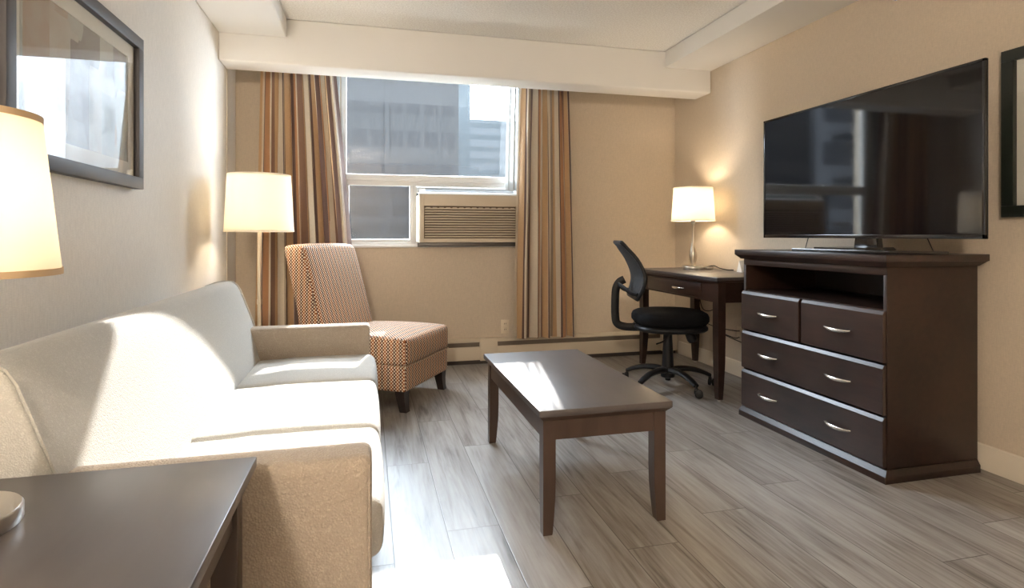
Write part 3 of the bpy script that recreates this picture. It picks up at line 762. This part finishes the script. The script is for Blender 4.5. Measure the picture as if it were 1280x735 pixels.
# ------------------------------------------------------------------ television
tv = thing('television', 'large black flat television on a low stand on top of the dresser', 'television', (2.33, 2.33, .967))
TX, TY0, TY1, TZ0, TZ1 = 2.300, 1.690, 2.962, 1.036, 1.733
b = B(); box(b, TX, TX+.014, TY0, TY1, TZ0, TZ1, bev=.003); rbox(b, TX+.012, TX+.05, TY0+.12, TY1-.12, TZ0+.03, TZ1-.15, .012, mid=4)
finish('cabinet', b, BLK, tv)
b = B()
for a in ((TY0, TY1, TZ0, TZ0+.018), (TY0, TY1, TZ1-.012, TZ1), (TY0, TY0+.012, TZ0, TZ1), (TY1-.012, TY1, TZ0, TZ1)): box(b, TX-.004, TX+.006, *a, bev=.0015)
finish('bezel', b, BLKG, tv)
b = B(); box(b, TX-.0015, TX+.004, TY0+.010, TY1-.010, TZ0+.015, TZ1-.010); finish('screen', b, SCREEN, tv)
b = B(); prism(b, [(2.20, 2.02), (2.42, 1.93), (2.46, 2.0), (2.46, 2.60), (2.42, 2.72), (2.19, 2.60)], 'z', .967, .982, bev=.003, seg=2); finish('stand_base', b, BLKG, tv)
b = B(); prism(b, [(2.24, .981), (2.42, .981), (2.40, .995), (2.24, .990)], 'y', 2.18, 2.50); finish('stand_foot', b, BLKG, tv)
b = B(); prism(b, [(2.20, .980), (2.335, .980), (2.32, 1.10), (2.215, 1.10)], 'x', 2.325, 2.365, bev=.004, seg=2); finish('stand_neck', b, BLKG, tv)
for ya, yb in ((2.60, 2.56), (2.00, 1.945)):
    pass
b = B(); tube(b, [(2.315, 2.62, 1.045), (2.29, 2.615, .983)], .0022, 8); finish('tether_cable', b, BLK, tv)
b = B(); tube(b, [(2.34, 1.965, 1.045), (2.37, 1.96, .983)], .0022, 8); finish('tether_cable', b, BLK, tv)

# ------------------------------------------------------------------ desk
dk = thing('writing_desk', 'dark espresso writing desk with one drawer in the corner beside the dresser', 'desk', (2.40, 3.72, 0))
KX0, KX1, KY0, KY1, KZ = 2.118, 2.672, 3.165, 4.285, .785
b = B(); box(b, KX0, KX1, KY0, KY1, KZ-.018, KZ, bev=.002); finish('desktop', b, TOPW, dk)
b = B(); box(b, KX0+.004, KX1, KY0+.004, KY1-.004, KZ-.034, KZ-.018, bev=.004); finish('top_moulding', b, ESPH, dk)
for (x0, y0) in ((2.140, 3.185), (2.140, 4.205), (2.60, 3.185), (2.60, 4.205)):
    b = B(); rv = []
    wx, wy = .052, .062
    for z, t_ in ((.012, .62), (.10, .78), (.25, .95), (.4, 1.), (KZ-.035, 1.)):
        iy = 1 if y0 < 3.7 else -1
        w = wy*t_
        Y0 = y0 if y0 < 3.7 else y0+wy-w
        X0 = x0 if x0 < 2.4 else x0+wx*(1-t_)
        rv.append([b.verts.new(p) for p in ((X0, Y0, z), (X0+wx*t_, Y0, z), (X0+wx*t_, Y0+w, z), (X0, Y0+w, z))])
    for A, C in zip(rv, rv[1:]):
        for i in range(4): b.faces.new([A[i], A[(i+1) % 4], C[(i+1) % 4], C[i]])
    b.faces.new(rv[0][::-1]); b.faces.new(rv[-1]); lg = finish('leg', b, ESPH, dk, sharp=20)
    X0, Y0 = rv[0][0].co.x if False else x0, y0
    b = B(); lathe(b, [(.012, 0), (.012, .008), (.006, .013)], (x0+.018 if x0 < 2.4 else x0+.034, y0+.02 if y0 < 3.7 else y0+.042, 0), 12); finish('foot_glide', b, BASEM, lg)
bx('apron', dk, ESP, 2.16, 2.64, 3.19, 3.208, .622, KZ-.034); bx('apron', dk, ESP, 2.16, 2.64, 4.243, 4.261, .622, KZ-.034)
bx('apron', dk, ESP, 2.632, 2.65, 3.24, 4.21, .622, KZ-.034)
b = B(); box(b, 2.148, 2.166, 3.245, 3.385, .622, KZ-.034); box(b, 2.148, 2.166, 4.13, 4.21, .622, KZ-.034); box(b, 2.148, 2.166, 3.38, 4.14, KZ-.052, KZ-.034); box(b, 2.148, 2.166, 3.38, 4.14, .622, .634); finish('apron', b, ESPH, dk)
b = B(); box(b, 2.142, 2.160, 3.388, 4.127, .636, KZ-.054, bev=.002); box(b, 2.158, 2.55, 3.40, 4.11, .64, KZ-.06); d = finish('drawer', b, ESPH, dk)
pull(d, 2.142, 3.665, .682, .16)
# cables under desk
def cable(label, pts, r=.0035):
    b = B(); tube(b, smooth_path(pts), r, 8); o = finish('power_cable', b, BLK); tag(o, label, 'cable', 'cables under the desk'); return o
cable('black cable running level from the outlet behind the near desk leg', [(XR-.008, 3.725, .339), (2.66, 3.74, .338), (2.64, 3.9, .335), (2.63, 4.1, .36), (2.66, 4.24, .5), (2.668, 4.27, .60)])
cable('black cable sagging from the outlet toward the dresser', [(XR-.008, 3.725, .291), (2.66, 3.76, .283), (2.655, 3.98, .30), (2.65, 3.6, .262), (2.66, 3.2, .25), (2.665, 2.97, .24)])
cable('black cable hanging in a loop from under the desktop', [(2.668, 3.84, .60), (2.668, 3.86, .56), (2.668, 3.95, .50), (2.668, 4.1, .44), (2.668, 4.20, .46), (2.668, 4.25, .6)])
# tent card
b = B(); prism(b, [(3.585, .785), (3.645, .785), (3.616, .868)], 'x', 2.60, 2.645); tag(finish('tent_card', b, PAPER), 'small white folded tent card on the desk beside the dresser', 'card')

# ------------------------------------------------------------------ office chair (local: +x forward)
oc = thing('office_chair', 'black swivel office chair with mesh back pulled up to the desk', 'office chair', (2.02, 3.60, 0), math.radians(-16), local=True)
b = B()
hubz = .115
lathe(b, [(.018, .045), (.02, .06), (.046, .07), (.05, .10), (.046, .135), (.036, .145)], (0, 0, 0), 24)
finish('hub', b, BLK, oc)
rot0 = math.radians(-11+16)
for k in range(5):
    a = rot0+k*2*PI/5; dx, dy = math.cos(a), math.sin(a)
    b = B(); pts = [(dx*r_, dy*r_, z_) for r_, z_ in ((.03, .118), (.10, .125), (.18, .118), (.25, .098), (.30, .075))]
    tube(b, smooth_path(pts, 4), [.033-.012*i/16 for i in range(17)], 10, flat=.68)
    tube(b, [(dx*.298, dy*.298, .085), (dx*.298, dy*.298, .05)], .010, 10)
    lg = finish('base_leg', b, BLK, oc)
    b = B(); t2 = a+.9
    M = Matrix.Translation((dx*.308+.012*math.cos(t2), dy*.308+.012*math.sin(t2), .026))@Matrix.Rotation(t2, 4, 'Z')@Matrix.Rotation(PI/2, 4, 'X')
    for s in (-1, 1): lathe(b, [(.018, -.009), (.025, -.006), (.026, 0), (.025, .006), (.018, .009)], (0, 0, s*.014), 20, M=M)
    lathe(b, [(.008, -.02), (.008, .02)], (0, 0, 0), 10, M=M)
    box(b, -.014, .014, -.008, .008, .0, .034, bev=.004, M=Matrix.Translation((dx*.302, dy*.302, .026))@Matrix.Rotation(t2, 4, 'Z'))
    finish('caster', b, BLK, lg)
b = B(); lathe(b, [(.041, .14), (.038, .20), (.035, .26), (.031, .34), (.030, .385)], (0, 0, 0), 24); finish('gas_column', b, BLK, oc)
b = B(); rbox(b, -.10, .12, -.07, .07, .375, .415, .012, mid=3); finish('tilt_mechanism', b, BLK, oc)
b = B(); tube(b, smooth_path([(-.0, -.06, .392), (-.02, -.12, .378), (-.07, -.17, .345), (-.12, -.19, .330)]), [.006]*7*0 or .005, 8); finish('height_lever', b, BLK, oc)
b = B(); lathe(b, [(.018, 0), (.030, .012), (.034, .055), (.028, .075), (.010, .08)], seg=20, M=Matrix.Translation((.115, -.10, .40))@Matrix.Rotation(math.radians(155), 4, 'Y')); finish('tension_knob', b, BLK, oc)
def superpad(b, hx, hy, z0, z1, cx=0, n=48, e=2.7, dome=.02):
    lev = [(0, .80), (.12, .93), (.35, 1.), (.6, 1.), (.80, .965), (.93, .87), (1., .70), (1.03, .4), (1.04, .0)]
    rings = []
    for t, s in lev:
        ring = []
        for i in range(n):
            a = 2*PI*i/n; c, s_ = math.cos(a), math.sin(a)
            r = (abs(c)**e+abs(s_)**e)**(-1/e)
            zz = z0+(z1-z0)*min(t, 1)+(dome*(t-1)*25 if t > 1 else 0)
            wf = 1-.06*((c*r+1)/2)
            ring.append(b.verts.new((cx+hx*r*c*max(s, .001), hy*r*s_*wf*max(s, .001), zz)))
        rings.append(ring)
    for A, C in zip(rings, rings[1:]):
        for i in range(n): b.faces.new([A[i], A[(i+1) % n], C[(i+1) % n], C[i]])
    b.faces.new(rings[0][::-1]); bmesh.ops.remove_doubles(b, verts=b.verts[:], dist=.0005)
b = B(); superpad(b, .255, .245, .432, .535, cx=.012, dome=.012); finish('seat_cushion', b, BLKF, oc, sharp=80)
b = B(); superpad(b, .248, .238, .392, .445, cx=.012, dome=0); finish('seat_pan', b, BLK, oc, sharp=60)
# J bar
b = B(); tube(b, smooth_path([(-.06, 0, .412), (-.20, 0, .412), (-.30, 0, .416), (-.352, 0, .440), (-.364, 0, .50), (-.364, 0, .60), (-.358, 0, .68), (-.335, 0, .725), (-.300, 0, .745)], 5), .013, 10, flat=2.2); finish('back_bracket', b, BLK, oc)
def bp(s, w):   # back centreline s 0..1 bottom->top ; w -1..1 across
    pts = [(-.262, .625), (-.232, .70), (-.222, .78), (-.262, .88), (-.325, .96), (-.362, 1.0)]
    f = s*(len(pts)-1); i = min(int(f), len(pts)-2); t = f-i
    P = [Vector(p) for p in pts]; P0 = P[max(i-1, 0)]; P3 = P[min(i+2, len(P)-1)]
    a, bb, c, d = P0, P[i], P[i+1], P3
    q = .5*((2*bb)+(c-a)*t+(2*a-5*bb+4*c-d)*t*t+(-a+3*bb-3*c+d)*t**3)
    hw = .16+.07*math.sin(PI*min(1, s*1.15+.08))
    return Vector((q.x-.045*(1-w*w)*math.sin(PI*s)**.5+.02, w*hw, q.y))
b = B(); loop = []
for k in range(13): loop.append(bp(0, -1+2*k/12))
for k in range(1, 17): loop.append(bp(k/16, 1))
for k in range(1, 13): loop.append(bp(1, 1-2*k/12))
for k in range(1, 16): loop.append(bp(1-k/16, -1))
n = len(loop); rings = []
for i, p in enumerate(loop):
    t = (loop[(i+1) % n]-loop[i-1]).normalized(); c = (bp(.5, 0)-p).normalized(); u = (c-t*c.dot(t)).normalized(); w = t.cross(u)
    rings.append([b.verts.new(p+u*.017*math.cos(2*PI*k/8)+w*.013*math.sin(2*PI*k/8)) for k in range(8)])
for i in range(n):
    A, C = rings[i], rings[(i+1) % n]
    for k in range(8): b.faces.new([A[k], A[(k+1) % 8], C[(k+1) % 8], C[k]])
fr = finish('back_frame', b, BLK, oc, sharp=70)
b = B(); G = [[b.verts.new(bp(j/16, -1+2*i/12)) for i in range(13)] for j in range(17)]
H = [[b.verts.new(bp(j/16, -1+2*i/12)+Vector((-.004, 0, 0))) for i in range(13)] for j in range(17)]
for j in range(16):
    for i in range(12):
        b.faces.new([G[j][i], G[j][i+1], G[j+1][i+1], G[j+1][i]]); b.faces.new([H[j][i], H[j+1][i], H[j+1][i+1], H[j][i+1]])
finish('back_mesh', b, MESHM, oc, sharp=80, recalc=False)
b = B()
for s in (-1, 1):
    tube(b, smooth_path([(-.345, .0, .712), (-.325, .08*s, .70), (-.285, .15*s, .665), (-.245, .19*s, .655)]), .010, 8, flat=1.5)
finish('back_yoke', b, BLK, oc)

# ------------------------------------------------------------------ pictures
def picture(label, side, y0, y1, z0, z1, fw, mw, frame, art, depth=.036):
    s = 1 if side == 'L' else -1; xw = XL if s > 0 else XR
    t = thing('framed_picture', label, 'picture', (xw+s*depth/2, (y0+y1)/2, z0))
    X = lambda a, c: (min(xw+s*a, xw+s*c), max(xw+s*a, xw+s*c))
    b = B()
    for a in ((y0, y1, z0, z0+fw), (y0, y1, z1-fw, z1), (y0, y0+fw, z0+fw, z1-fw), (y1-fw, y1, z0+fw, z1-fw)): box(b, *X(.001, depth), *a, bev=.002)
    fo = finish('frame', b, frame, t)
    b = B()
    m0, m1, n0, n1 = y0+fw-.003, y1-fw+.003, z0+fw-.003, z1-fw+.003
    for a in ((m0, m1, n0, n0+mw), (m0, m1, n1-mw, n1), (m0, m0+mw, n0+mw, n1-mw), (m1-mw, m1, n0+mw, n1-mw)): box(b, *X(.010, .014), *a)
    finish('mat_board', b, MATB, t)
    b = B(); box(b, *X(.006, .0105), m0+mw-.002, m1-mw+.002, n0+mw-.002, n1-mw+.002); finish('artwork', b, art, t)
    b = B(); box(b, *X(.022, .024), m0, m1, n0, n1); finish('picture_glass', b, PGLASS, t)
picture('dark framed abstract picture with cream mat on the left wall above the sofa', 'L', 1.768, 2.712, 1.243, 1.870, .047, .058, FRAME, ARTL)
picture('black framed picture with pale mat on the right wall beside the television', 'R', 1.02, 1.887, 1.128, 1.842, .048, .16, FRAMEB, ARTR)

# ------------------------------------------------------------------ sprinkler
sp_ = thing('sprinkler_head', 'small chrome sidewall sprinkler high on the right wall above the television', 'sprinkler', (XR, 2.417, 2.312))
MW = Matrix.Translation((XR, 2.417, 2.312))@Matrix.Rotation(-PI/2, 4, 'Y')
b = B(); lathe(b, [(.034, -.002), (.033, .004), (.014, .010), (.010, .03)], seg=24, M=MW); finish('escutcheon', b, CHROME, sp_)
b = B(); box(b, XR-.062, XR-.028, 2.404, 2.408, 2.304, 2.320); box(b, XR-.062, XR-.028, 2.426, 2.430, 2.304, 2.320); box(b, XR-.066, XR-.060, 2.400, 2.434, 2.296, 2.326, bev=.002); finish('deflector', b, CHROME, sp_)

# ------------------------------------------------------------------ fill lamp, added unseen behind the camera to brighten the room
clp = thing('fill_lamp', 'added fill lamp with frosted dome under the left soffit, unseen behind the viewer', 'fill lamp', (-.68, -1.35, ZS))
b = B(); lathe(b, [(.24, -.03), (.24, -.001)], (-.68, -1.35, ZS), 40); finish('lamp_base', b, WHITE, clp)
dm, nt, pb = new_mat('frosted_dome'); pb.inputs['Emission Color'].default_value = (1, .86, .68, 1); pb.inputs['Emission Strength'].default_value = 6
b = B(); lathe(b, [(.05, -.115), (.13, -.10), (.19, -.075), (.225, -.03)], (-.68, -1.35, ZS), 40); finish('glass_dome', b, dm, clp)

# ------------------------------------------------------------------ outside
TOWER = facade_mat('dark_tower_facade', (.0088, .0088, .0088), (.0070, .0070, .0072), .9, 1.7, .8, .5, rough=.4)
POD = facade_mat('dark_podium_facade', (.0040, .0041, .0042), (.0026, .0027, .0028), 2.3, .9, .8, .6)
SLAB = simple('blue_grey_cladding', (.027, .031, .033), .8, spec=0)
BAND = facade_mat('banded_facade', (.031, .034, .036), (.021, .0245, .026), 500, 1.25, 1., .42)
WHT = facade_mat('white_apartment_facade', (.26, .26, .26), (.17, .175, .18), 2.6, 2.9, .5, .5)
def building(label, x0, x1, y0, y1, z1, mat, extras=None):
    t = thing('office_tower', label, 'building', ((x0+x1)/2, (y0+y1)/2, -25))
    b = B(); box(b, x0, x1, y0, y1, -25, z1); finish('facade', b, mat, t, flat=True)
    if extras: extras(t)
    return t
def fins(x0, x1, y, z1, step, w):
    def f(t):
        b = B(); x = x0
        while x < x1: box(b, x, x+w, y-.06, y, -25, z1); x += step
        finish('facade_fins', b, TOWER, t, flat=True)
    return f
building('dark glass tower filling most of the view through the window', -22, 4.62, 30, 44, 11, TOWER, fins(-22, 4.5, 30, 11, 3.8, .25))
building('low dark building at the foot of the tower, seen through the small lower pane', -22, 4.3, 28.5, 29.8, 3.7, POD)
building('narrow blue grey slab seen just right of the dark tower', 4.0, 7.85, 45, 52, 15.5, SLAB)
building('blue grey banded building below the bright patch of sky', 8.2, 26, 60, 72, 13.4, BAND)
BALC = facade_mat('balcony_facade', (.060, .062, .066), (.018, .019, .021), 4.2, 3.1, .7, .55)
def balconies(t):
    for k in range(12):
        b = B(); box(b, -58, -27.5, 32.4, 34, -20+3.1*k, -19.75+3.1*k); finish('balcony_row', b, SLAB, t, flat=True)
building('grey apartment tower with balconies to the left, seen mirrored in the television screen', -60, -26, 34, 44, 13.5, BALC, balconies)
wt = building('white apartment block standing to the right, seen mirrored in the picture glass', 12.3, 40, 32, 44, 23, WHT)
b = B(); box(b, -60, 60, 10, 120, -25.5, -25); struct('ground', b, simple('street_grey', (.03, .03, .03), .9))

# ------------------------------------------------------------------ light
w = bpy.data.worlds.new('World'); SC.world = w; w.use_nodes = True
bg = w.node_tree.nodes['Background']; bg.inputs[0].default_value = (.76, .88, 1., 1); bg.inputs[1].default_value = 19.0
sd = bpy.data.lights.new('sun', 'SUN'); sd.energy = 7.2; sd.color = (1., .95, .88); sd.angle = math.radians(.55)
so = bpy.data.objects.new('sun', sd); COL.objects.link(so)
so.rotation_euler = Vector((-.20, -1, -.54)).to_track_quat('-Z', 'Y').to_euler(); so.location = (2, 12, 8)
pd = bpy.data.lights.new('window_portal', 'AREA'); pd.shape = 'RECTANGLE'; pd.size = WX1-WX0; pd.size_y = WZ1-WZ0; pd.cycles.is_portal = True
po = bpy.data.objects.new('window_portal', pd); COL.objects.link(po); po.location = ((WX0+WX1)/2, YB+.16, (WZ0+WZ1)/2); po.rotation_euler = (-PI/2, 0, 0)
lampbulb(2.475, 4.02, .785+.49, 8); lampbulb(-.60, 1.02, .612+.49, 2.5); lampbulb(fx, fy, 1.22, 9)
ad = bpy.data.lights.new('fill_lamp_light', 'POINT'); ad.shadow_soft_size = .12; ad.energy = 84; ad.color = (1., .87, .73)  # light of the added fill lamp
ao = bpy.data.objects.new('fill_lamp_light', ad); COL.objects.link(ao); ao.location = (-.68, -1.35, ZS-.24)

# ------------------------------------------------------------------ camera
cd = bpy.data.cameras.new('camera'); cam = bpy.data.objects.new('camera', cd); COL.objects.link(cam)
cam.location = (0, 0, 1.05); cam.rotation_euler = (PI/2, 0, -.2458)
cd.sensor_width = 36; cd.lens = 716/1280*36; cd.shift_x = 0; cd.shift_y = -(367.5-294.3)/1280
cd.clip_start = .02; cd.clip_end = 500
SC.camera = cam
SC.view_settings.view_transform = 'Standard'; SC.view_settings.look = 'None'
SC.view_settings.exposure = 1.1; SC.view_settings.gamma = 1; SC.view_settings.use_curve_mapping = False
for o in bpy.data.objects:
    if '_local' in o: del o['_local']
